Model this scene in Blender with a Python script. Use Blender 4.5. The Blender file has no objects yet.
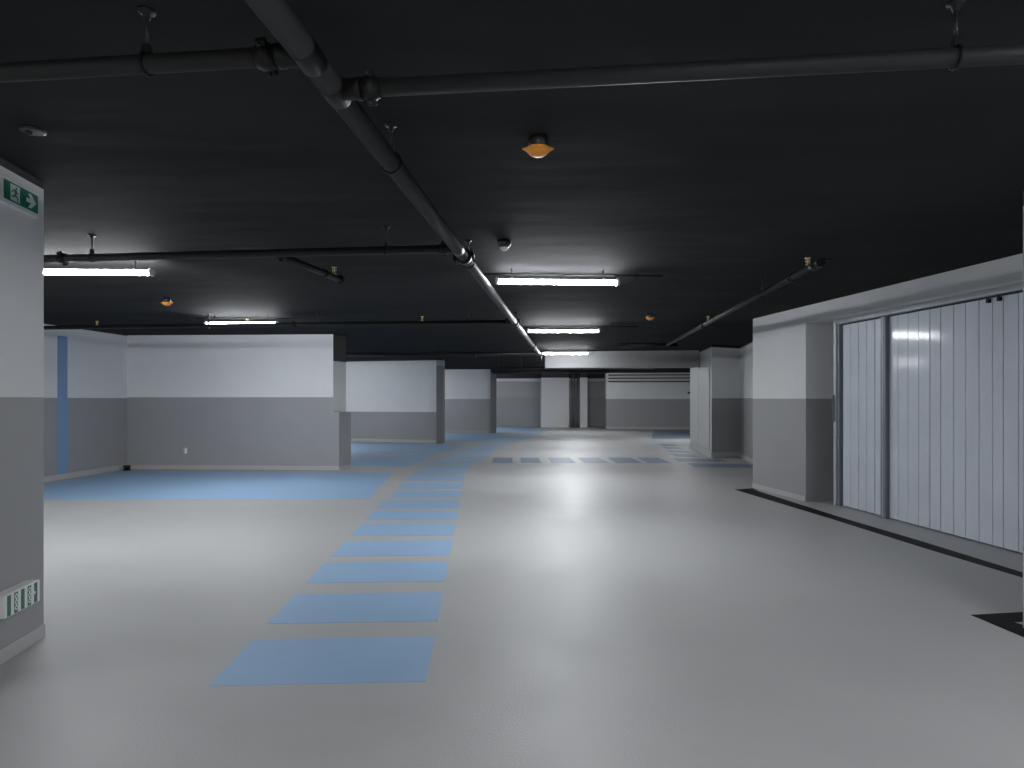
import bpy, bmesh, math, random
from mathutils import Vector, Matrix

random.seed(7)
sc = bpy.context.scene
COL = sc.collection
H = 2.675           # ceiling height (m)
BAND = 1.41         # top of the dark grey paint band

# ------------------------------------------------------------------ materials
def nodes(name):
    m = bpy.data.materials.new(name); m.use_nodes = True
    nt = m.node_tree; nt.nodes.clear()
    out = nt.nodes.new('ShaderNodeOutputMaterial')
    b = nt.nodes.new('ShaderNodeBsdfPrincipled')
    nt.links.new(b.outputs[0], out.inputs[0])
    return m, nt, b

def mat(name, col, rough=.6, metal=0.0, var=.0, vscale=3.0, bump=0.0, bscale=40.0, spec=.5, stretch=(1, 1, 1), rvar=0.0, detail=4.0, coat=0.0):
    m, nt, b = nodes(name)
    b.inputs['Base Color'].default_value = (*col, 1)
    b.inputs['Roughness'].default_value = rough
    b.inputs['Metallic'].default_value = metal
    b.inputs['Specular IOR Level'].default_value = spec
    b.inputs['Coat Weight'].default_value = coat
    b.inputs['Coat Roughness'].default_value = .1
    geo = nt.nodes.new('ShaderNodeNewGeometry')
    mp = nt.nodes.new('ShaderNodeMapping'); mp.inputs['Scale'].default_value = stretch
    nt.links.new(geo.outputs['Position'], mp.inputs['Vector'])
    if var or rvar:
        n = nt.nodes.new('ShaderNodeTexNoise'); n.inputs['Scale'].default_value = vscale
        n.inputs['Detail'].default_value = 5; n.inputs['Roughness'].default_value = .6
        nt.links.new(mp.outputs[0], n.inputs['Vector'])
        if var:
            r = nt.nodes.new('ShaderNodeValToRGB')
            r.color_ramp.elements[0].position = .3; r.color_ramp.elements[1].position = .7
            r.color_ramp.elements[0].color = (*[c * (1 - var) for c in col], 1)
            r.color_ramp.elements[1].color = (*[min(1, c * (1 + var)) for c in col], 1)
            nt.links.new(n.outputs[0], r.inputs[0]); nt.links.new(r.outputs[0], b.inputs['Base Color'])
        if rvar:
            k = nt.nodes.new('ShaderNodeMapRange')
            k.inputs['From Min'].default_value = .3; k.inputs['From Max'].default_value = .7
            k.inputs['To Min'].default_value = rough - rvar; k.inputs['To Max'].default_value = rough + rvar
            nt.links.new(n.outputs[0], k.inputs['Value']); nt.links.new(k.outputs[0], b.inputs['Roughness'])
    if bump:
        n2 = nt.nodes.new('ShaderNodeTexNoise'); n2.inputs['Scale'].default_value = bscale
        n2.inputs['Detail'].default_value = detail
        nt.links.new(mp.outputs[0], n2.inputs['Vector'])
        bp = nt.nodes.new('ShaderNodeBump'); bp.inputs['Strength'].default_value = 1.0
        bp.inputs['Distance'].default_value = bump
        nt.links.new(n2.outputs[0], bp.inputs['Height']); nt.links.new(bp.outputs[0], b.inputs['Normal'])
    return m

def glow(name, col, strength):
    m, nt, b = nodes(name)
    b.inputs['Base Color'].default_value = (.8, .8, .8, 1)
    b.inputs['Emission Color'].default_value = (*col, 1)
    b.inputs['Emission Strength'].default_value = strength
    return m

M = {}
M['floor'] = mat('floor_epoxy', (.385, .385, .388), .46, var=.045, vscale=1.6, bump=.0018, bscale=85, rvar=.09, spec=.2)
M['blue'] = mat('floor_blue_paint', (.25, .385, .57), .5, var=.05, vscale=2.2, bump=.0005, bscale=55, rvar=.05, spec=.35)
M['dullblue'] = mat('floor_worn_blue_paint', (.17, .22, .285), .5, var=.08, vscale=2.2, spec=.3)
M['black_line'] = mat('floor_black_paint', (.007, .0075, .0075), .6, var=.15, vscale=20, spec=.12)
M['ceil'] = mat('ceiling_black_paint', (.034, .0341, .0353), .85, var=.15, vscale=1.2, bump=.017, bscale=1.3, stretch=(.6, 1.6, 1), spec=.015, detail=3)
M['black'] = mat('wall_black_paint', (.008, .008, .0083), .6)
M['light'] = mat('wall_light_grey_paint', (.68, .685, .695), .62, var=.025, vscale=2.0, bump=.0006, bscale=60)
M['dark'] = mat('wall_dark_grey_paint', (.305, .306, .314), .58, var=.03, vscale=2.0, bump=.0006, bscale=60)
M['mid'] = mat('wall_mid_grey_paint', (.36, .361, .37), .6, var=.03, vscale=2.0)
M['skirt'] = mat('skirting_grey', (.42, .42, .425), .6, var=.04, vscale=3)
M['wallblue'] = mat('wall_blue_paint', (.19, .32, .52), .55)
M['pipe'] = mat('pipe_grey_paint', (.026, .026, .0265), .55, var=.06, vscale=6, spec=.3)
M['pipedark'] = mat('pipe_black_paint', (.007, .007, .0075), .45, spec=.3)
M['iron'] = mat('coupling_black_iron', (.009, .009, .0095), .5, spec=.3)
M['steel'] = mat('rod_steel', (.03, .03, .03), .45, .3)
M['beam'] = mat('beam_grey_paint', (.22, .22, .224), .6, var=.04)
M['charcoal'] = mat('wall_charcoal_paint', (.15, .15, .155), .6)
M['riser'] = mat('riser_grey_paint', (.13, .13, .135), .5)
M['brass'] = mat('sprinkler_brass', (.80, .60, .28), .35, .6)
M['housing'] = mat('lamp_housing_grey', (.16, .16, .165), .5)
M['tubecap'] = mat('lamp_end_cap_clear', (.55, .56, .57), .25)
M['orange'] = mat('detector_orange_plastic', (.85, .32, .035), .42, var=.08, vscale=30)
M['orangedark'] = mat('detector_vent_dark', (.16, .05, .008), .6)
M['blackplastic'] = mat('black_plastic', (.006, .006, .0065), .4)
M['whiteplastic'] = mat('white_plastic', (.78, .77, .77), .45)
M['pearl'] = mat('sensor_lens_white', (.75, .75, .76), .3)
M['green'] = mat('sign_green', (.0, .20, .115), .4)
M['signwhite'] = mat('sign_white', (.82, .86, .85), .45)
M['lowgreen'] = mat('low_sign_green', (.015, .15, .10), .4)
M['galv'] = mat('door_galvanised_steel', (.63, .67, .745), .5, .1, var=.06, vscale=2.6, bump=.0028, bscale=4.5, stretch=(1, 1, .7), coat=.28)
M['galvdark'] = mat('door_post_steel', (.21, .235, .275), .45, .2, var=.06, vscale=4)
M['galvpale'] = mat('door_rail_steel', (.50, .52, .55), .4, .25, var=.08, vscale=5)
M['cable'] = mat('cable_black', (.01, .01, .01), .5)
M['panelgrey'] = mat('door_light_grey_paint', (.42, .425, .435), .5, var=.03)
M['lamp'] = glow('lamp_diffuser', (.94, .975, 1.0), 210)
M['lampfar'] = M['lamp']

# ------------------------------------------------------------------ mesh builder
class MB:
    def __init__(s):
        s.bm = bmesh.new(); s.mats = []
    def mi(s, m):
        if m not in s.mats: s.mats.append(m)
        return s.mats.index(m)
    def face(s, pts, m, smooth=False):
        f = s.bm.faces.new([s.bm.verts.new(p) for p in pts]); f.material_index = s.mi(m); f.smooth = smooth
        return f
    def prism(s, poly, z0, z1, m):
        """vertical prism over a footprint given counter-clockwise"""
        i = s.mi(m)
        a = sum(p[0] * q[1] - q[0] * p[1] for p, q in zip(poly, poly[1:] + poly[:1]))
        if a < 0: poly = poly[::-1]
        lo = [s.bm.verts.new((x, y, z0)) for x, y in poly]; hi = [s.bm.verts.new((x, y, z1)) for x, y in poly]
        n = len(poly)
        fs = [s.bm.faces.new(hi), s.bm.faces.new(lo[::-1])]
        for k in range(n):
            fs.append(s.bm.faces.new((lo[k], lo[(k + 1) % n], hi[(k + 1) % n], hi[k])))
        for f in fs: f.material_index = i
    def hexa(s, o, ax, ay, az, m, bevel=0.0):
        """box from a corner and three edge vectors"""
        o, ax, ay, az = map(Vector, (o, ax, ay, az))
        if ax.cross(ay).dot(az) < 0: ax, ay = ay, ax
        v = [s.bm.verts.new(o + a * ax + b * ay + c * az) for c in (0, 1) for b in (0, 1) for a in (0, 1)]
        fs = [s.bm.faces.new([v[k] for k in q]) for q in ((0, 2, 3, 1), (4, 5, 7, 6), (0, 1, 5, 4), (1, 3, 7, 5), (3, 2, 6, 7), (2, 0, 4, 6))]
        i = s.mi(m)
        for f in fs: f.material_index = i
        if bevel:
            es = list({e for f in fs for e in f.edges})
            r = bmesh.ops.bevel(s.bm, geom=es, offset=bevel, segments=2, affect='EDGES', profile=.5)
            for f in r['faces']: f.material_index = i; f.smooth = True
    def box(s, x0, y0, z0, x1, y1, z1, m, bevel=0.0):
        s.hexa((x0, y0, z0), (x1 - x0, 0, 0), (0, y1 - y0, 0), (0, 0, z1 - z0), m, bevel)
    def tube(s, pts, r, m, seg=16, cap=True):
        pts = [Vector(p) for p in pts]; i = s.mi(m); rings = []
        up = None
        for k, p in enumerate(pts):
            t = (pts[min(k + 1, len(pts) - 1)] - pts[max(k - 1, 0)]).normalized()
            if up is None:
                up = Vector((0, 0, 1)) if abs(t.z) < .9 else Vector((1, 0, 0))
            a = (up - up.dot(t) * t).normalized(); b = t.cross(a); up = a
            rr = r[k] if isinstance(r, (list, tuple)) else r
            rings.append([s.bm.verts.new(p + rr * (math.cos(q) * a + math.sin(q) * b)) for q in (2 * math.pi * j / seg for j in range(seg))])
        for A, B in zip(rings, rings[1:]):
            for j in range(seg):
                f = s.bm.faces.new((A[j], A[(j + 1) % seg], B[(j + 1) % seg], B[j])); f.material_index = i; f.smooth = True
        if cap:
            for q in (rings[0][::-1], rings[-1]):
                f = s.bm.faces.new(q); f.material_index = i
    def lathe(s, c, prof, m, seg=28):
        """profile [(r,z)...] turned about the vertical through c"""
        i = s.mi(m); rings = []
        for r, z in prof:
            rings.append([s.bm.verts.new((c[0] + r * math.cos(2 * math.pi * j / seg), c[1] + r * math.sin(2 * math.pi * j / seg), c[2] + z)) for j in range(seg)])
        for A, B in zip(rings, rings[1:]):
            for j in range(seg):
                f = s.bm.faces.new((A[j], A[(j + 1) % seg], B[(j + 1) % seg], B[j])); f.material_index = i; f.smooth = True
        for q in (rings[0], rings[-1]):
            f = s.bm.faces.new(q); f.material_index = i
    def ring(s, c, axis, R, r, m, a0=0.0, a1=2 * math.pi, n=20, seg=8):
        """bar of radius r bent round axis at c with radius R"""
        ax = Vector(axis).normalized(); u = Vector((0, 0, 1)) - ax.z * ax; u.normalize(); v = ax.cross(u)
        c = Vector(c)
        s.tube([c + R * (math.cos(a0 + (a1 - a0) * k / n) * u + math.sin(a0 + (a1 - a0) * k / n) * v) for k in range(n + 1)], r, m, seg)
    def recalc(s):
        bmesh.ops.recalc_face_normals(s.bm, faces=s.bm.faces[:])
        return s

def wloc(o):
    v = Vector((0, 0, 0))
    while o: v += o.location; o = o.parent
    return v

def obj(name, mb, parent=None, at=None, recalc=True):
    """links the builder as ONE mesh object; geometry is given in metres of the garage, the origin is put at `at`"""
    if recalc: mb.recalc()
    off = Vector(at) if at is not None else (wloc(parent) if parent else Vector((0, 0, 0)))
    bmesh.ops.translate(mb.bm, verts=mb.bm.verts[:], vec=-off)
    me = bpy.data.meshes.new(name); mb.bm.to_mesh(me); mb.bm.free()
    for m in mb.mats: me.materials.append(m)
    o = bpy.data.objects.new(name, me); COL.objects.link(o)
    if parent: o.parent = parent; o.location = off - wloc(parent)
    else: o.location = off
    return o

def tag(o, label=None, cat=None, group=None, kind=None):
    for k, v in (('label', label), ('category', cat), ('group', group), ('kind', kind)):
        if v: o[k] = v
    return o

def thing(name, loc, label, cat, group=None, kind=None):
    o = bpy.data.objects.new(name, None); COL.objects.link(o); o.location = loc; o.empty_display_size = .1
    return tag(o, label, cat, group, kind)

# ------------------------------------------------------------------ the shell
FL = MB(); FL.box(-9.6, -5.2, -.12, 8.8, 33.6, 0, M['floor'])
floor = tag(obj('floor', FL, at=(0, 0, 0)), kind='structure')

CE = MB(); CE.box(-9.6, -5.2, H, 8.8, 33.6, H + .15, M['ceil'])
ceiling = tag(obj('ceiling', CE, at=(0, 0, H)), kind='structure')

STD = lambda band=BAND, top=2.66: [(0, band, 'dark'), (band, top, 'light'), (top, H, 'black')]
ALL = lambda m, top=2.66: [(0, top, m), (top, H, 'black')]

def wall(name, segs, close=True):
    """vertical faces along a plan line; each carries its own paint bands"""
    b = MB()
    for p, q, bands in segs:
        for z0, z1, m in bands:
            b.face([(p[0], p[1], z0), (q[0], q[1], z0), (q[0], q[1], z1), (p[0], p[1], z1)], M[m])
    if close:
        b.face([(s[0][0], s[0][1], H) for s in segs], M['black'])
    bmesh.ops.remove_doubles(b.bm, verts=b.bm.verts[:], dist=1e-5)
    x = sum(s[0][0] for s in segs) / len(segs); y = sum(s[0][1] for s in segs) / len(segs)
    return tag(obj(name, b, at=(x, y, 0)), kind='structure')

def skirt(parent, p, q, h, t=.012, m='skirt', name='baseboard'):
    """skirting along p->q, standing out to the left of the direction p->q"""
    p, q = Vector((*p, 0)), Vector((*q, 0)); d = (q - p).normalized(); n = Vector((-d.y, d.x, 0))
    b = MB(); b.hexa(p + n * .0, q - p, n * t, (0, 0, h), M[m], .003)
    return obj(name, b, parent)

# outer shell (behind the camera and round the far bays)
def slab(name, x0, y0, x1, y1):
    b = MB()
    b.box(x0, y0, 0, x1, y1, BAND, M['dark']); b.box(x0, y0, BAND, x1, y1, 2.66, M['light']); b.box(x0, y0, 2.66, x1, y1, H, M['black'])
    return tag(obj(name, b, at=((x0 + x1) / 2, (y0 + y1) / 2, 0)), kind='structure')
slab('wall_rear', -9.6, -5.2, 8.8, -5.0)
slab('wall_right', 8.6, -5.0, 8.8, 33.4)
slab('wall_far_left', -9.6, 13.4, -9.4, 33.4)

# left pillar with the exit signs
lp = [(-2.64, 2.98), (-2.755, 3.765), (-3.55, 3.65), (-3.43, 2.86)]
w = wall('wall_pillar_left', [(lp[k], lp[(k + 1) % 4], [(0, BAND, 'dark'), (BAND, 2.632, 'light'), (2.632, H, 'black')]) for k in range(4)])
skirt(w, lp[1], lp[0], .08, .010); skirt(w, lp[2], lp[1], .08, .010)

# left bay side wall with its blue stripe
a, b_ = (-8.77, -5.0), (-7.70, 12.80)
wl = wall('wall_left', [(a, b_, STD(1.42)), (b_, (-7.95, 13.2), STD()), ((-7.95, 13.2), (-9.6, 13.2), STD()), ((-9.6, 13.2), (-9.6, -5.0), STD()), ((-9.6, -5.0), a, STD())])
skirt(wl, b_, a, .10, .014)
dv = Vector((b_[0] - a[0], b_[1] - a[1], 0)).normalized(); nv = Vector((dv.y, -dv.x, 0))
sb = MB(); sb.hexa(Vector((a[0], a[1], .10)) + dv * 16.02 + nv * .0005, dv * .23, nv * .0015, (0, 0, 2.39), M['wallblue'])
tag(obj('blue_stripe', sb, wl), 'tall blue painted stripe')

# front wall of the left bay, with the stub at its free end
f0, f1 = (-7.70, 12.80), (-3.516, 12.586)
wb = wall('wall_back_left', [(f0, f1, [(0, 1.435, 'dark'), (1.435, 2.672, 'light'), (2.672, H, 'black')]),
                             (f1, (-3.382, 13.04), [(0, 1.14, 'dark'), (1.14, 2.15, 'light'), (2.15, H, 'black')]),
                             ((-3.382, 13.04), (-7.66, 13.26), STD()), ((-7.66, 13.26), f0, STD())])
stub = MB(); stub.prism([(-3.53, 12.583), (-3.40, 12.578), (-3.28, 13.04), (-3.40, 13.05)], 0, 1.137, M['dark'])
obj('wall_end_stub', stub, wb)
skirt(wb, (-3.40, 12.578), f0, .085, .014); skirt(wb, (-3.28, 13.04), (-3.40, 12.578), .06, .012)

# far left walls and piers
wa = wall('wall_far_bay', [((-9.4, 22.2), (-2.383, 20.30), STD(.985, 2.63)), ((-2.383, 20.30), (-2.383, 20.60), STD(.985, 2.63)), ((-2.383, 20.60), (-9.4, 22.5), STD()), ((-9.4, 22.5), (-9.4, 22.2), STD())])
skirt(wa, (-2.383, 20.30), (-9.4, 22.2), .10, .014)
pa = [(-2.378, 20.12), (-2.176, 20.12), (-2.176, 20.75), (-2.378, 20.75)]
w = wall('wall_pier_charcoal', [(pa[k], pa[(k + 1) % 4], [(0, 2.45, 'charcoal'), (2.45, 2.62, 'dark'), (2.62, H, 'black')]) for k in range(4)])
wv = wall('wall_second_bay', [((-5.0, 26.9), (-.89, 26.5), [(0, 1.4, 'mid'), (1.4, 2.63, 'light'), (2.63, H, 'black')]), ((-.89, 26.5), (-.89, 26.9), STD()), ((-.89, 26.9), (-5.0, 27.3), STD()), ((-5, 27.3), (-5, 26.9), STD())])
skirt(wv, (-.89, 26.5), (-5.0, 26.9), .09, .014)
pb = [(-.885, 26.25), (-.655, 26.25), (-.655, 27.0), (-.885, 27.0)]
wall('wall_pier_grey', [(pb[k], pb[(k + 1) % 4], ALL('charcoal', 2.5)) for k in range(4)])

# far end wall, its light column and side returns
wf = wall('wall_far', [((-9.6, 33.2), (8.8, 32.4), [(0, 1.5, 'dark'), (1.5, 2.3, 'mid'), (2.3, 2.45, 'light'), (2.45, H, 'black')]), ((8.8, 32.4), (8.8, 33.4), STD()), ((8.8, 33.4), (-9.6, 33.4), STD()), ((-9.6, 33.4), (-9.6, 33.2), STD())])
pc = [(1.435, 31.6), (2.83, 31.6), (2.83, 32.7), (1.435, 32.7)]
wall('wall_column_far', [(pc[k], pc[(k + 1) % 4], ALL('light', 2.45)) for k in range(4)])
pd = [(3.34, 31.4), (3.70, 31.4), (3.70, 32.7), (3.34, 32.7)]
wall('wall_pier_pale', [(pd[k], pd[(k + 1) % 4], ALL('light', 2.45)) for k in range(4)])
we = wall('wall_far_right', [((4.42, 30.0), (8.6, 29.6), [(0, 1.40, 'dark'), (1.40, 2.62, 'light'), (2.62, H, 'black')]), ((8.6, 29.6), (8.6, 30.0), STD()), ((8.6, 30.0), (4.42, 30.4), STD()), ((4.42, 30.4), (4.42, 30.0), STD())])
skirt(we, (8.6, 29.6), (4.42, 30.0), .10, .02)

# light-painted downstand beam across the far right of the aisle
bb = MB(); bb.prism([(.90, 17.3), (4.9, 16.75), (4.9, 17.3), (.90, 17.8)], 2.24, H, M['beam']);
tag(obj('trim_1', bb, at=(2.9, 17.2, 2.24)), kind='structure')

# right piers beyond the sliding door
wp = wall('wall_pier_right', [((5.12, 18.4), (4.74, 15.19), ALL('panelgrey', 2.63)), ((4.74, 15.19), (5.55, 15.58), STD(1.42, 2.63)), ((5.55, 15.58), (5.16, 13.55), STD(1.42, 2.63)), ((5.16, 13.55), (8.6, 13.9), STD()), ((8.6, 13.9), (8.6, 18.4), STD()), ((8.6, 18.4), (5.12, 18.4), STD())])
skirt(wp, (5.55, 15.58), (4.74, 15.19), .13, .02); skirt(wp, (5.16, 13.55), (5.55, 15.58), .10, .02); skirt(wp, (4.74, 15.19), (5.12, 18.4), .13, .02)
dp, dq = Vector((5.085, 18.1, 0)), Vector((4.765, 15.40, 0)); dd = dq - dp; dn = Vector((dd.y, -dd.x, 0)).normalized()
dn = dn if dn.x < 0 else -dn
door2 = tag(bpy.data.objects.new('door_2', None), kind='structure'); COL.objects.link(door2); door2.location = (4.92, 16.7, 0)
for t0, t1 in ((0.0, .44), (.45, 1.0)):
    b = MB(); b.hexa(dp + dd * t0 + Vector((0, 0, .16)) + dn * .001, dd * (t1 - t0), dn * .022, (0, 0, 2.05), M['panelgrey'], .004)
    obj('door_leaf', b, door2)

# right wall: pillar, deep reveal, lintel over the sliding door, recess behind the door
FX = lambda y: 3.82 + .138 * (10.15 - y)
RX = lambda y: 4.66 + .138 * (8.83 - y)
wr = wall('wall_near_right', [((8.6, 10.8), (3.82, 10.15), STD(1.405, 2.67)), ((3.82, 10.15), (FX(8.745), 8.745), STD(1.405, 2.67)),
          ((FX(8.745), 8.745), (4.66, 8.83), STD(1.405, 2.67)), ((4.66, 8.83), (RX(2.0), 2.0), STD(1.405, 2.67)), ((RX(2.0), 2.0), (8.6, 2.0), STD()), ((8.6, 2.0), (8.6, 10.8), STD())])
skirt(wr, (FX(8.745), 8.745), (3.82, 10.15), .07, .012); skirt(wr, (3.82, 10.15), (8.6, 10.8), .07, .012)
bb = MB(); bb.prism([(FX(8.744), 8.744), (4.655, 8.825), (RX(3.0), 3.0), (FX(3.0), 3.0)], 2.443, 2.67, M['light'])
bb.prism([(FX(8.744), 8.744), (4.655, 8.825), (RX(3.0), 3.0), (FX(3.0), 3.0)], 2.67, H, M['black'])
tag(obj('trim_2', bb, at=(4.6, 6, 2.443)), kind='structure')
pr = [(3.125, 3.915), (4.1, 4.05), (4.1, 3.0), (3.25, 3.0)]
wall('wall_pillar_right', [(pr[k], pr[(k + 1) % 4], ALL('mid', 2.58)) for k in range(4)])

# ------------------------------------------------------------------ floor paint
T = .0015
def paint(name, poly, m, label=None):
    b = MB(); b.prism([tuple(p) for p in poly], 0, T, M[m])
    return tag(obj(name, b, floor), label)

def spath(y):      # right-hand end of the walkway stripes: straight, then bending to the right
    pts = [(2.5, -.395), (3.12, -.425), (6.54, -.600), (9.1, -.732), (11.0, -.838), (12.4, -.885), (13.6, -.85), (14.7, -.735), (16.4, -.56), (18.3, -.343), (19.9, -.06), (23, .65), (27, 1.40), (31, 2.2)]
    for (a, xa), (b, xb) in zip(pts, pts[1:]):
        if a <= y <= b: return xa + (xb - xa) * (y - a) / (b - a)
    return pts[-1][1]
starts = [3.12, 3.985, 4.863, 5.69, 6.545, 7.408, 8.205, 9.146, 10.0, 10.985, 11.91, 12.88, 13.86, 14.85, 15.85, 16.86, 17.9, 18.95, 20.0, 21.1, 22.2, 23.4, 24.6, 25.9, 27.2, 28.5]
for n, y in enumerate(starts):
    L = .605 if n < 8 else .66
    wd = 1.057 if n < 7 else (1.01 if n < 12 else .97)
    x0, x1 = spath(y), spath(y + L); s = .05 if n < 4 else .01
    if n > 12: s = .0
    paint('walkway_stripe', [(x0 - wd, y), (x0, y + s), (x1, y + L + s), (x1 - wd, y + L)], 'blue')
paint('parking_bay_paint', [(-6.52, 8.87), (-2.005, 8.96), (-2.27, 12.20), (-7.60, 12.38), (-7.66, 10.2), (-8.0, 8.87)], 'blue', 'wide blue bay before the left wall')
paint('parking_bay_paint', [(-7.3, 13.36), (-3.3, 13.176), (-2.2, 13.176), (-2.05, 14.0), (-1.90, 16.2), (-7.2, 16.4)], 'blue', 'blue bay behind the end of the left wall')
paint('parking_bay_paint', [(-7.2, 16.75), (-1.80, 16.75), (-1.33, 19.3), (-2.40, 19.85), (-9.0, 21.6)], 'blue', 'blue bay along the far bay wall')
paint('parking_bay_paint', [(-8.5, 22.6), (-4.0, 21.4), (-2.1, 21.08), (-.86, 21.08), (-.15, 24.2), (-.60, 25.9), (-6, 26.3)], 'blue', 'blue bay before the second bay wall')
paint('parking_bay_paint', [(-.64, 26.5), (.35, 27.2), (1.35, 31.2), (1.35, 32.4), (-3.0, 32.6), (-3.0, 27.5)], 'blue', 'bright blue bay by the far wall')
for x0, x1 in ((-.44, .02), (.20, .645), (.86, 1.40), (1.58, 2.11), (2.28, 2.86), (2.98, 3.5)):
    paint('walkway_dash', [(x0, 14.0), (x1, 14.0), (x1 - .02, 15.3), (x0 - .01, 15.3)], 'dullblue')
for k in range(6):
    y = 13.0 + 1.2 * k; xa = 3.66 + .17 * k
    if y < 15.4: xa = 3.75
    xb = 4.60 + .118 * (y - 15.19) if y > 15 else 4.7 + (15.19 - y) * .2
    paint('crossing_stripe', [(xa, y + .15), (xb - .1, y), (xb - .05, y + .75), (xa + .05, y + .95)], 'dullblue')
paint('parking_bay_paint', [(4.9, 22.5), (8.2, 22.0), (8.4, 28.6), (6.4, 28.9)], 'dullblue', 'pale blue bay by the far right wall')
g = paint('black_line', [(3.44, 9.90), (3.77, 10.03), (3.745, 9.72), (3.885, 7.6), (4.034, 6.266), (4.165, 4.6), (4.235, 3.2), (4.11, 3.2), (4.055, 4.6), (3.871, 6.013), (3.725, 7.5)], 'black_line', 'long black line before the sliding door')
paint('black_line', [(2.973, 4.148), (3.55, 4.235), (3.55, 4.07), (3.145, 4.012), (3.165, 3.965), (3.26, 3.0), (3.12, 3.0), (3.005, 3.77)], 'black_line', 'black corner line in front of the right pillar')

# ------------------------------------------------------------------ sliding door
DA = Vector((4.30, 8.47, 0)); DD = Vector((.108, -1, 0)).normalized(); DN = Vector((-1, -.108, 0)).normalized()
door1 = tag(bpy.data.objects.new('door_1', None), kind='structure'); COL.objects.link(door1); door1.location = DA + DD * 1.8
def on(s, n, z): return DA + DD * s + DN * n + Vector((0, 0, z))
ZB, ZT = .014, 2.36
def strip(b, s0, s1, n0, n1, z0, z1, m, bev=.003):
    b.hexa(on(s0, n0, z0), DD * (s1 - s0), DN * (n1 - n0), (0, 0, z1 - z0), M[m], bev)
b = MB()
strip(b, .0, .055, -.03, .05, 0, 2.40, 'galvpale'); strip(b, .070, .10, -.03, .035, 0, 2.40, 'galvdark')
strip(b, .0, .14, -.035, -.025, 0, 2.40, 'galvpale')
obj('door_frame', b, door1)
SEAMS1 = [.129, .288, .442, .596, .744, .911]
SEAMS2 = [1.001, 1.146, 1.302, 1.462, 1.625, 1.776, 1.948, 2.098, 2.258, 2.41, 2.529, 2.686, 2.85, 3.0, 3.16, 3.32, 3.5]
for seams in (SEAMS1, SEAMS2):
    b = MB()
    for i, (s0, s1) in enumerate(zip(seams, seams[1:])):
        g = .0028 if i != 4 else .006
        strip(b, s0 + g, s1 - g, -.02, .0 + .0006 * (i % 2), ZB, ZT, 'galv', .002)
    strip(b, seams[0], seams[-1], -.05, -.019, ZB + .01, ZT, 'galvdark', 0)
    o = obj('door_leaf', b, door1)
b = MB(); strip(b, .905, .995, -.04, .045, ZB - .02, ZT + .01, 'galvdark', .006); strip(b, .945, .957, .045, .05, ZB, ZT, 'galvpale', 0)
obj('door_post', b, door1)
b = MB(); strip(b, -.03, 5.2, -.05, .04, ZT + .02, ZT + .085, 'galvpale', .008)
strip(b, .0, 5.2, -.05, -.01, ZT, ZT + .02, 'iron', 0)
rail = obj('door_rail', b, door1)
for s in (2.37, 2.49):
    b = MB(); strip(b, s, s + .03, .0, .035, ZT - .045, ZT - .005, 'iron', .004)
    obj('door_roller_bracket', b, door1)
b = MB(); strip(b, .02, .032, .05, .075, 1.1, 1.45, 'galvdark', .004)
obj('door_handle', b, door1)

# ------------------------------------------------------------------ lamps
def lamp(c, length, rz, label, cable=True, drop=.15, conduit=1.7, lo=0):
    """sealed batten lamp; c = middle of the tube"""
    c = Vector(c); d = Vector((math.cos(rz), math.sin(rz), 0)); n = Vector((-d.y, d.x, 0)); L = length / 2
    t = thing('batten_lamp', c, label, 'ceiling lamp', 'batten lamps under the ceiling')
    b = MB(); b.hexa(c - d * L - n * .026 + Vector((0, 0, -.008)), d * length, n * .052, (0, 0, .032), M['housing'], .006)
    obj('housing', b, t)
    b = MB(); i = b.mi(M['lamp']); N = 14; R = []
    for e in (-L + .012, L - .012):
        R.append([b.bm.verts.new(c + d * e + n * (.038 * math.cos(a)) + Vector((0, 0, .004 + .033 * math.sin(a)))) for a in (math.radians(lo - (180 + 2 * lo) * k / N) for k in range(N + 1))])
    for k in range(N):
        f = b.bm.faces.new((R[0][k], R[0][k + 1], R[1][k + 1], R[1][k])); f.smooth = True
    b.bm.faces.new(R[0]); b.bm.faces.new(R[1]); b.bm.faces.new((R[0][0], R[0][-1], R[1][-1], R[1][0]))
    obj('diffuser', b, t)
    for sgn in (-1, 1):
        b = MB(); b.tube([c + d * sgn * (L - .013), c + d * sgn * (L + .012), c + d * sgn * (L + .02)], [.039, .039, .030], M['tubecap'], 18)
        obj('end_cap', b, t)
    top = H - c.z
    for e in (-.38, .38):
        b = MB(); p = c + d * (length * e)
        b.tube([p + Vector((0, 0, .022)), p + Vector((0, 0, top))], .004, M['steel'], 8)
        b.hexa(p - d * .012 - n * .026 + Vector((0, 0, .0235)), d * .024, n * .052, (0, 0, .014), M['steel'], .002)
        obj('hanger', b, t)
    if cable:
        b = MB(); p = c + d * (L + .015); q = p + d * .20 + Vector((0, 0, top - .015)); pts = []
        for k in range(13):
            u = k / 12; x = p.lerp(q, u); x.z = p.z + (q.z - p.z) * u ** 2.6 - .10 * math.sin(math.pi * u) * (1 - u * .5) * .55
            pts.append(x)
        b.tube(pts, .004, M['cable'], 8); obj('cable', b, t)
    if conduit:
        b = MB(); b.tube([c - d * (L + .16) + Vector((0, 0, top - .055)), c + d * (L + conduit - 1.4 + .05) + Vector((0, 0, top - .055))], .011, M['cable'], 10)
        obj('conduit', b, t)
    return t
lamp((.45, 6.29, 2.555), 1.19, .06, 'bright batten lamp nearest the middle of the ceiling, below the white-domed sensor', conduit=1.8)
lamp((.87, 10.82, 2.555), 1.20, 0, 'second bright batten lamp down the aisle, left of a small orange detector', conduit=2.0)
lamp((1.335, 16.1, 2.555), 1.14, 0, 'third batten lamp down the aisle, at the far end of the main pipe', conduit=1.6)
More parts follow.
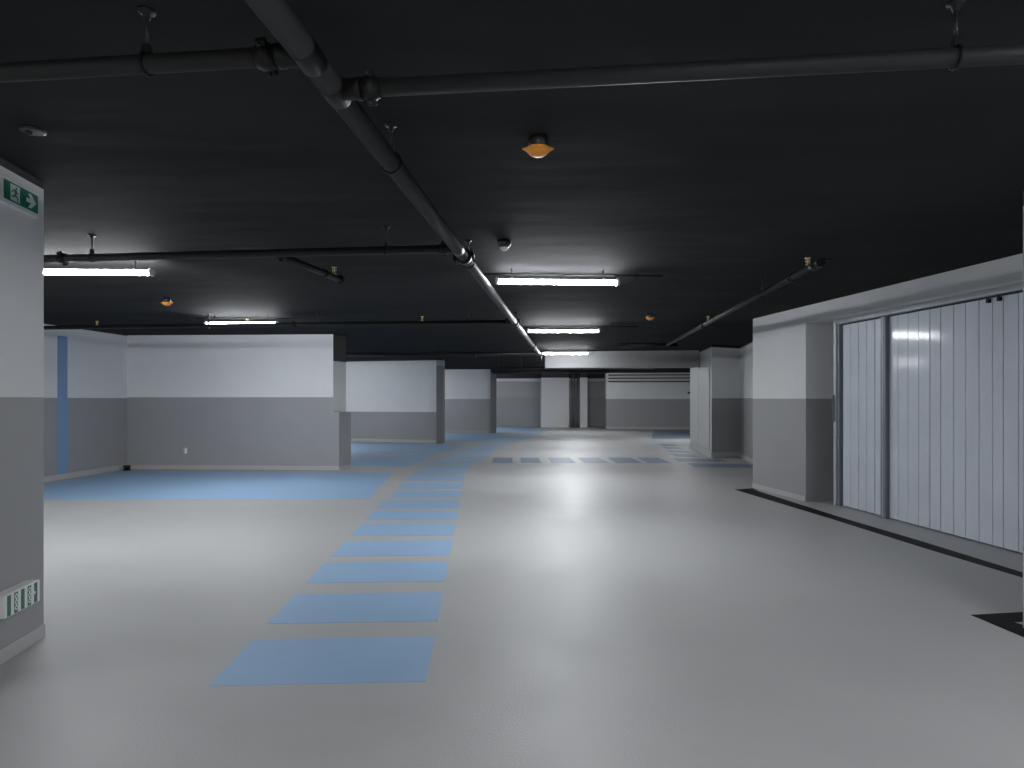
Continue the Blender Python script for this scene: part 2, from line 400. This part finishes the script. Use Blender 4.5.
lamp((-6.9, 6.2, 2.555), 1.2, 0, 'added fill lamp over the left bay, hidden behind the left pillar', lo=-35, cable=False, conduit=0)  # unseen extra lamp, added to brighten the left bay
lamp((1.9, 20.0, 2.555), 1.2, 0, 'added fill lamp beyond the pale beam, hidden from the aisle by it', conduit=0, cable=False)  # added out of sight to light the space past the beam
lamp((-3.90, 5.80, 2.555), 1.24, .05, 'long bright batten lamp beside the left pillar under a sprinkler pipe', conduit=0, cable=False)
lamp((-4.11, 9.72, 2.553), 1.08, -.02, 'batten lamp partly hidden by a thin pipe above the left bay', conduit=1.7)
for x, y in ((-5.95, 18.0), (-7.6, 15.6)):
    lamp((x, y, 2.555), 1.2, 0, 'added fill lamp in the bay, unseen behind the left bay wall', cable=False, conduit=0)  # unseen lamps added to brighten the far bay wall
lamp((-1.95, 29.6, 2.555), 1.2, 0, 'added fill lamp by the far wall, hidden behind the second bay wall', cable=False, conduit=0)  # unseen lamp added to lift the far wall and its blue bay
lamp((-4.4, 24.0, 2.555), 1.2, 0, 'added fill lamp in the bay, unseen behind the far bay wall', cable=False, conduit=0)  # extra fill for the bay, kept out of view by the wall
lamp((6.2, 21.8, 2.555), 1.2, 0, 'added fill lamp hidden behind the pale beam at the far right', cable=False, conduit=0)  # fill lamp added for the far right, masked by the beam
for x, y in ((-.1, -.3), (2.9, 1.1), (-1.9, -2.6), (1.8, -3.4), (-5.9, 1.4), (-6.4, -2.4), (6.4, -2.5)):
    lamp((x, y, 2.555), 1.2, 0, 'added fill lamp out of view over the parking area around the camera', lo=-35, cable=False, conduit=0)  # unseen fixtures added as fill for the near floor, pillars and door
lamp((2.6, 26.5, 2.555), 1.2, 0, 'added fill lamp near the pale far column, hidden behind the beam', cable=False, conduit=0)  # added unseen to brighten the far end wall

# ------------------------------------------------------------------ sprinkler pipes
ZP = 2.50
def run(label, p, q, r, m='pipe', name='sprinkler_pipe', group='sprinkler pipes under the ceiling', extra=None):
    p, q = Vector(p), Vector(q)
    mid = (p + q) / 2
    t = thing(name, mid, label, 'pipe', group)
    b = MB(); b.tube([p] + (extra or []) + [q], r, M[m], 20); obj('pipe', b, t)
    t['r'] = r
    return t, p, q
def at(p, q, u): return p.lerp(q, u)
def coupling(t, c, d, r, w=.06, lug=True, rot=0.0):
    """grooved two-bolt coupling"""
    c, d = Vector(c), Vector(d).normalized()
    b = MB(); b.tube([c - d * w / 2, c - d * w * .3, c - d * w * .28, c + d * w * .28, c + d * w * .3, c + d * w / 2], [r * 1.14, r * 1.24, r * 1.36, r * 1.36, r * 1.24, r * 1.14], M['iron'], 20)
    if lug:
        u = Vector((0, 0, 1)); v = d.cross(u); a = (math.cos(rot) * u + math.sin(rot) * v)
        e = d.cross(a)
        for s in (-1, 1):
            o = c + a * s * r * 1.25 - d * w * .25 - e * r * .42
            b.hexa(o, d * w * .5, e * r * .84, a * s * r * .6, M['iron'], .002)
            k = c + a * s * r * 1.6
            b.tube([k - e * r * .95, k + e * r * .95], r * .16, M['steel'], 8)
    return obj('coupling', b, t)
def hanger(t, c, d, r, ring=True):
    """ceiling plate, threaded rod and pipe ring"""
    c, d = Vector(c), Vector(d).normalized()
    b = MB(); b.ring(c, d, r + .004, .006, M['iron'], n=24); b.hexa(c + Vector((-.013, -.013, r)), (.026, 0, 0), (0, .026, 0), (0, 0, .035), M['iron'], .003)
    h = obj('hanger', b, t)
    b = MB(); b.tube([c + Vector((0, 0, r + .03)), (c.x, c.y, H - .004)], .0055, M['steel'], 10); obj('rod', b, h)
    b = MB(); b.lathe((c.x, c.y, H), [(.028, 0), (.028, -.006), (.013, -.010), (.011, -.026), (.006, -.028)], M['iron'], 20); obj('ceiling_plate', b, h)
    return h
def sprinkler(t, c, r):
    """upright brass sprinkler head standing on the pipe"""
    c = Vector(c); b = MB()
    z = r * .9
    b.lathe(c, [(.016, z), (.016, z + .016), (.010, z + .018), (.009, z + .024)], M['brass'], 12)
    for s in (-1, 1):
        b.tube([c + Vector((s * .009, 0, z + .022)), c + Vector((s * .018, 0, z + .040)), c + Vector((s * .004, 0, z + .060))], .0035, M['brass'], 8)
    b.lathe(c, [(.004, z + .022), (.004, z + .058)], M['signwhite'], 8)
    b.lathe(c, [(.006, z + .058), (.026, z + .062), (.024, z + .066), (.004, z + .066)], M['brass'], 16)
    return obj('sprinkler_head', b, t)
MX = lambda y: -.681 + .097 * (y - 1.764)      # the main's plan line
mdir = Vector((.097, 1, 0)).normalized()
bdir = Vector((1, -.106, 0)).normalized()
RM, RB = .0445, .030

t, p, q = run('long grey sprinkler main pipe running the length of the ceiling to the far lamps', (MX(-.6), -.6, ZP), (MX(15.65), 15.65, ZP), RM)
for y in (4.94, 9.15, 13.2): coupling(t, (MX(y), y, ZP), mdir, RM, .085, rot=1.3)
for y in (2.98, 5.15, 9.4, 13.4): hanger(t, (MX(y), y, ZP), mdir, RM)
for y, s in ((2.045, -1), (2.28, 1), (4.68, -1), (9.12, -1)):
    c = Vector((MX(y), y, ZP)); b = MB()
    b.tube([c, c + bdir * s * .075, c + bdir * s * .08, c + bdir * s * .10], [.036, .036, .039, .039], M['pipedark'], 18)
    b.tube([c - mdir * .055, c - mdir * .05, c + mdir * .05, c + mdir * .055], [RM * 1.01, RM * 1.05, RM * 1.05, RM * 1.01], M['pipedark'], 20)
    obj('branch_tee', b, t)
c = Vector((MX(15.65), 15.65, ZP)); b = MB()
b.tube([c - mdir * .06, c + mdir * .03, c + mdir * .09 + Vector((0, 0, -.02)), c + mdir * .12 + Vector((0, 0, -.09)), c + mdir * .12 + Vector((0, 0, -.16))], RM * 1.25, M['pipe'], 18)
obj('elbow', b, t)

def branch(label, y0, s, x_end, hang=(), coup=(), spr=(), m='pipe', r=RB, start=.09, rot=.7):
    """branch leaving the main at depth y0 towards s (+1 right, -1 left)"""
    c0 = Vector((MX(y0), y0, ZP)) + bdir * s * start
    k = (x_end - c0.x) / bdir.x
    t, p, q = run(label, c0, c0 + bdir * k, r, m)
    px = lambda x: c0 + bdir * ((x - c0.x) / bdir.x)
    for x in coup: coupling(t, px(x), bdir, r, .065, rot=rot)
    for x in hang: hanger(t, px(x), bdir, r)
    for x in spr: sprinkler(t, px(x), r)
    return t, px
branch('grey branch pipe crossing the ceiling to the top right corner of the photo', 2.28, 1, 3.4, hang=(1.43,), coup=(-.50,), rot=.4)
branch('dark branch pipe crossing the ceiling to the top left edge of the photo', 2.045, -1, -3.2, hang=(-1.20,), coup=(-.79,), m='pipe', rot=.9)
tb3, px3 = branch('sprinkler branch pipe above the long lamp beside the left pillar', 4.68, -1, -6.8, hang=(-.93, -3.27), coup=(-.50, -3.52), m='pipe')
tb4, px4 = branch('thin dark branch pipe in front of the left bay lamp', 9.12, -1, -7.8, hang=(-.63, -2.86, -4.55), coup=(-3.22, -.06), spr=(-1.30, -3.95, -6.35), m='pipedark')
# short arm off the left branch, with its sprinkler
c = px3(-1.79); e = Vector((-1.575, 5.93, ZP))
t, p, q = run('short black pipe arm with one brass sprinkler left of the main pipe', c + (e - c).normalized() * .02, e, .027, 'pipedark')
coupling(t, at(p, q, .06), q - p, .027, .05); coupling(t, at(p, q, .97), q - p, .027, .06)
hanger(t, at(p, q, .70), q - p, .027); sprinkler(t, at(p, q, .86), .027)
# right-hand line, parallel to the main
p, q = Vector((2.49, 5.21, ZP)), Vector((3.14, 12.95, ZP))
t, p, q = run('slanting grey sprinkler pipe on the right with two brass sprinklers and a black valve end', p, q, .031)
d = (q - p)
coupling(t, at(p, q, .005), d, .031, .11, rot=1.2); coupling(t, at(p, q, .075), d, .031, .07, rot=1.0); coupling(t, at(p, q, .552), d, .031, .07, rot=.8)
hanger(t, at(p, q, .19), d, .031); sprinkler(t, at(p, q, .028), .034); sprinkler(t, at(p, q, .52), .031)
b = MB(); b.tube([p - d.normalized() * .01, p - d.normalized() * .07], [.040, .034], M['iron'], 16); b.hexa(p + Vector((-.02, -.05, .02)), (.11, 0, 0), (0, .022, 0), (0, 0, .016), M['iron'], .003)
obj('end_valve', b, t)
t, p, q = run('short black cross pipe at the far end of the right sprinkler pipe', (2.18, 13.1, ZP), (3.35, 12.98, ZP), .045, 'iron', 'header_pipe')
for u in (.15, .75): hanger(t, at(p, q, u), q - p, .045)
# headers crossing the far end of the aisle
t, p, q = run('black header pipe in front of the far bay wall', (-6.0, 17.6, 2.60), (.72, 16.9, 2.60), .05, 'pipedark', 'header_pipe')
coupling(t, (-1.0, 17.08, 2.60), q - p, .05, .1)
for u in (.2, .6, .95): hanger(t, at(p, q, u), q - p, .05)
t, p, q = run('black header pipe running just below the pale beam at the end of the main', (-.55, 18.1, 2.165), (2.72, 17.75, 2.165), .05, 'iron', 'header_pipe')
for u in (.05, .25): hanger(t, at(p, q, u), q - p, .05)
t, p, q = run('grey header pipe below the far black one', (-.6, 23.2, 2.50), (5.0, 22.6, 2.50), .05, 'pipe', 'header_pipe')
for u in (.1, .5, .9): hanger(t, at(p, q, u), q - p, .05)
for k, z in enumerate((2.52, 2.37, 2.21)):
    run(['uppermost', 'middle', 'lowest'][k] + ' of the three thin conduits along the far right wall', (4.5, 29.93, z), (8.45, 29.55, z), .025, 'pipe', 'wall_conduit_pipe', 'conduits on the far right wall')
for k, x in enumerate((2.93, 3.06, 3.22)):
    t, p, q = run(['leftmost', 'middle', 'rightmost'][k] + ' of three dark vertical pipes beside the far pale column', (x, 31.35, 0), (x, 31.35, 2.62), .036, 'riser', 'riser_pipe', 'vertical pipes at the far end')

# ------------------------------------------------------------------ detectors and sensors
def detector(c, label, s=1.0, rz=0.0):
    """black base on the ceiling with an orange dust cap that has two pointed tabs"""
    t = thing('ceiling_detector', (c[0], c[1], H), label, 'detector', 'orange-capped ceiling detectors')
    z = H - c[2]
    b = MB(); b.lathe((c[0], c[1], H), [(.048, 0), (.050, -.012), (.050, -.034), (.046, -.044), (.044, -.055)], M['blackplastic']); obj('base', b, t)
    b = MB(); n = 40; prof = [(.056, -.052, 1), (.057, -.058, 1), (.053, -.066, .45), (.043, -.080, 0), (.030, -.089, 0), (.012, -.093, 0)]; i = b.mi(M['orange']); R = []
    for r, zz, tab in prof:
        ring = []
        for j in range(n):
            a = 2 * math.pi * j / n; k = max(0, 1 - abs(math.sin(a - rz)) / .36) ** 1.2
            rr = r + tab * .022 * k
            ring.append(b.bm.verts.new((c[0] + rr * math.cos(a), c[1] + rr * math.sin(a), H + zz)))
        R.append(ring)
    for A, B in zip(R, R[1:]):
        for j in range(n):
            f = b.bm.faces.new((A[j], A[(j + 1) % n], B[(j + 1) % n], B[j])); f.smooth = True
    b.bm.faces.new(R[0]); b.bm.faces.new(R[-1])
    cap = obj('dust_cap', b, t); cap['label'] = 'orange dust cap'
    return t
detector((.127, 3.12, 2.62), 'large orange-capped detector on the near ceiling above the middle lamp')
detector((-4.37, 8.1, 2.62), 'small orange-capped detector on the ceiling above the left bay')
detector((2.07, 9.6, 2.62), 'small orange-capped detector right of the second aisle lamp', rz=.3)
t = thing('motion_sensor', (-.064, 5.15, H), 'small black ceiling sensor with a white dome, left above the middle lamp', 'sensor')
b = MB(); b.lathe((-.064, 5.15, H), [(.056, 0), (.056, -.03), (.048, -.048), (.034, -.056)], M['blackplastic']); obj('base', b, t)
b = MB(); b.lathe((-.064, 5.15, H), [(.033, -.055), (.031, -.066), (.024, -.076), (.012, -.082), (.003, -.083)], M['pearl']); obj('dome', b, t)['label'] = 'white dome'
t = thing('ceiling_cover_plate', (-2.27, 3.03, H), 'faint round black cover plate on the ceiling above the exit sign', 'cover plate')
b = MB(); b.lathe((-2.27, 3.03, H), [(.055, 0), (.055, -.008), (.046, -.012)], M['blackplastic']); obj('plate', b, t)
b = MB(); b.lathe((-2.285, 3.03, H), [(.014, -.012), (.012, -.022), (.004, -.024)], M['blackplastic'], 14); obj('screw_boss', b, t)

# ------------------------------------------------------------------ signs on the left pillar
PD = Vector((-.115, .785, 0)).normalized()          # along the pillar face, away from the camera
PN = Vector((PD.y, -PD.x, 0))                        # out of the face, to the right
P0 = Vector((-2.755, 3.765, 0))                      # the visible corner
def pf(s, n, z): return P0 - PD * s + PN * n + Vector((0, 0, z))
def poly_on(b, pts, s0, z0, n, th, m):
    """flat shape on the pillar face: (u to the right in the photo, v up), metres from (s0,z0)"""
    lo = [b.bm.verts.new(pf(s0 - u, n, z0 + v)) for u, v in pts]; hi = [b.bm.verts.new(pf(s0 - u, n + th, z0 + v)) for u, v in pts]
    i = b.mi(M[m]); k = len(pts); fs = [b.bm.faces.new(lo), b.bm.faces.new(hi)]
    for j in range(k): fs.append(b.bm.faces.new((lo[j], lo[(j + 1) % k], hi[(j + 1) % k], hi[j])))
    for f in fs: f.material_index = i
S0, SZ, SL, SH = .421, 2.455, .302, .102
t = thing('exit_sign', pf(.22, 0, SZ), 'green exit sign with running figure and arrow at the top of the left pillar', 'sign')
b = MB(); b.hexa(pf(S0 + .03, .001, SZ - .022), PD * (SL + .045), PN * .030, (0, 0, SH + .036), M['whiteplastic'], .004); obj('sign_case', b, t)
b = MB(); b.hexa(pf(S0, .0305, SZ), PD * SL, PN * .003, (0, 0, SH), M['green']); face = obj('sign_panel', b, t); face['label'] = 'green panel'
b = MB()
poly_on(b, [(.052, .008), (.133, .008), (.133, .094), (.052, .094)], S0, SZ, .0335, .0012, 'signwhite')      # doorway
def man(b, u, v, k, n, m):
    P = lambda pts: poly_on(b, [(u + x * k, v + y * k) for x, y in pts], S0, SZ, n, .0012, m)
    P([(.60 + .075 * math.cos(a), .87 + .085 * math.sin(a)) for a in (2 * math.pi * j / 12 for j in range(12))])     # head
    P([(.40, .74), (.56, .78), (.66, .70), (.58, .42), (.44, .40), (.42, .55)])                                      # trunk
    P([(.44, .78), (.40, .70), (.26, .62), (.20, .50), (.12, .54), (.20, .68)])                                      # rear arm
    P([(.62, .74), (.70, .60), (.86, .60), (.86, .53), (.66, .52), (.57, .64)])                                      # front arm
    P([(.45, .43), (.58, .44), (.78, .30), (.84, .02), (.74, .02), (.68, .24), (.48, .34)])                          # front leg
    P([(.44, .44), (.56, .40), (.40, .22), (.10, .22), (.08, .30), (.36, .32)])                                      # rear leg
man(b, .052, .010, .080, .0347, 'green')
obj('running_figure', b, face)['label'] = 'white doorway with a green running figure'
b = MB()
A = [(.190, .040), (.232, .040), (.208, .012), (.236, .012), (.282, .051), (.236, .090), (.208, .090), (.232, .062), (.190, .062)]
poly_on(b, A, S0, SZ, .0335, .0012, 'signwhite')
obj('arrow', b, face)['label'] = 'white arrow pointing right'

LZ, LH, L0, LL = .266, .120, .485, .305
t = thing('low_exit_sign', pf(.30, 0, LZ), 'white box sign with green bars low on the left pillar near the floor', 'sign')
b = MB(); b.hexa(pf(L0, .001, LZ), PD * LL, PN * .075, (0, 0, LH), M['whiteplastic'], .004); obj('sign_case', b, t)
b = MB(); sw = LL / 5.2
for k in range(5):
    u = .014 + k * sw
    poly_on(b, [(u, .006), (u + sw * .50, .006), (u + sw * .50, LH - .006), (u, LH - .006)], L0, LZ, .0765, .0012, 'lowgreen')
o = obj('green_bars', b, t); o['label'] = 'green bars'
for k in (1, 3):
    u = .014 + k * sw + sw * .25
    b = MB()
    poly_on(b, [(u - .004, .018), (u + .004, .018), (u + .004, .106), (u - .004, .106)], L0, LZ, .0777, .0008, 'signwhite')
    for zc in (.032, .062, .092):
        poly_on(b, [(u + .012 * math.cos(a), zc + .011 * math.sin(a)) for a in (2 * math.pi * j / 14 for j in range(14))], L0, LZ, .0777, .001, 'signwhite')
        poly_on(b, [(u + .006 * math.cos(a), zc + .006 * math.sin(a)) for a in (2 * math.pi * j / 10 for j in range(10))], L0, LZ, .0787, .001, 'lowgreen')
    obj('pictogram', b, o)['label'] = 'small white emblem'
u = .014 + 4 * sw; b = MB()
poly_on(b, [(u - .004, .050), (u + .016, .062), (u - .004, .074)], L0, LZ, .0777, .001, 'signwhite')
obj('arrow', b, o)['label'] = 'small white arrow'

# ------------------------------------------------------------------ small fittings
fd = Vector((f1[0] - f0[0], f1[1] - f0[1], 0)).normalized(); fn = Vector((fd.y, -fd.x, 0))
sx = -6.50; sp = Vector((sx, f0[1] + (sx - f0[0]) * fd.y / fd.x, .36))
t = thing('wall_socket', sp, 'small square grey socket low on the dark band of the left bay wall', 'socket')
b = MB(); b.hexa(sp - fd * .055 + fn * .0005 - Vector((0, 0, .055)), fd * .11, fn * .025, (0, 0, .13), M['mid'], .006); obj('socket_box', b, t)
b = MB(); b.hexa(sp + fd * .0 + fn * .026 - Vector((0, 0, .045)), fd * .05, fn * .012, (0, 0, .11), M['whiteplastic'], .004); obj('socket_cover', b, t)['label'] = 'pale hinged cover'
t = thing('drain_cap', (-7.55, 12.55, 0), 'small black drain stub in the corner where the left bay walls meet', 'drain cap')
b = MB(); b.lathe((-7.55, 12.55, 0), [(.055, 0), (.055, .06), (.065, .065), (.065, .095), (.05, .105), (.015, .108)], M['blackplastic']); obj('cap', b, t)
b = MB(); b.lathe((-7.55, 12.55, 0), [(.075, 0), (.075, .006), (.066, .012), (.056, .012)], M['steel']); obj('collar', b, t)
t = thing('wall_sensor', (5.10, 18.38, 1.58), 'tiny black sensor on the edge of the pale far right pier', 'sensor')
b = MB(); b.hexa((5.045, 18.30, 1.55), (.05, 0, 0), (0, .06, 0), (0, 0, .06), M['blackplastic'], .008); obj('sensor_body', b, t)
b = MB(); b.tube([(5.05, 18.33, 1.58), (5.03, 18.33, 1.58)], .014, M['blackplastic'], 12); obj('sensor_eye', b, t)

# ------------------------------------------------------------------ camera, world, colour
cam = bpy.data.cameras.new('camera'); co = bpy.data.objects.new('camera', cam); COL.objects.link(co)
co.location = (0, 0, 1.4); co.rotation_euler = (math.pi / 2, 0, 0)
cam.sensor_width = 36; cam.lens = 22.5; cam.shift_y = 15 / 1024; cam.clip_start = .05
sc.camera = co
wd = bpy.data.worlds.new('world'); sc.world = wd; wd.use_nodes = True
wd.node_tree.nodes['Background'].inputs[0].default_value = (.02, .02, .021, 1)
wd.node_tree.nodes['Background'].inputs[1].default_value = 0.0
sc.view_settings.view_transform = 'Standard'; sc.view_settings.look = 'None'
sc.view_settings.gamma = 1; sc.view_settings.use_curve_mapping = False; sc.view_settings.exposure = 0
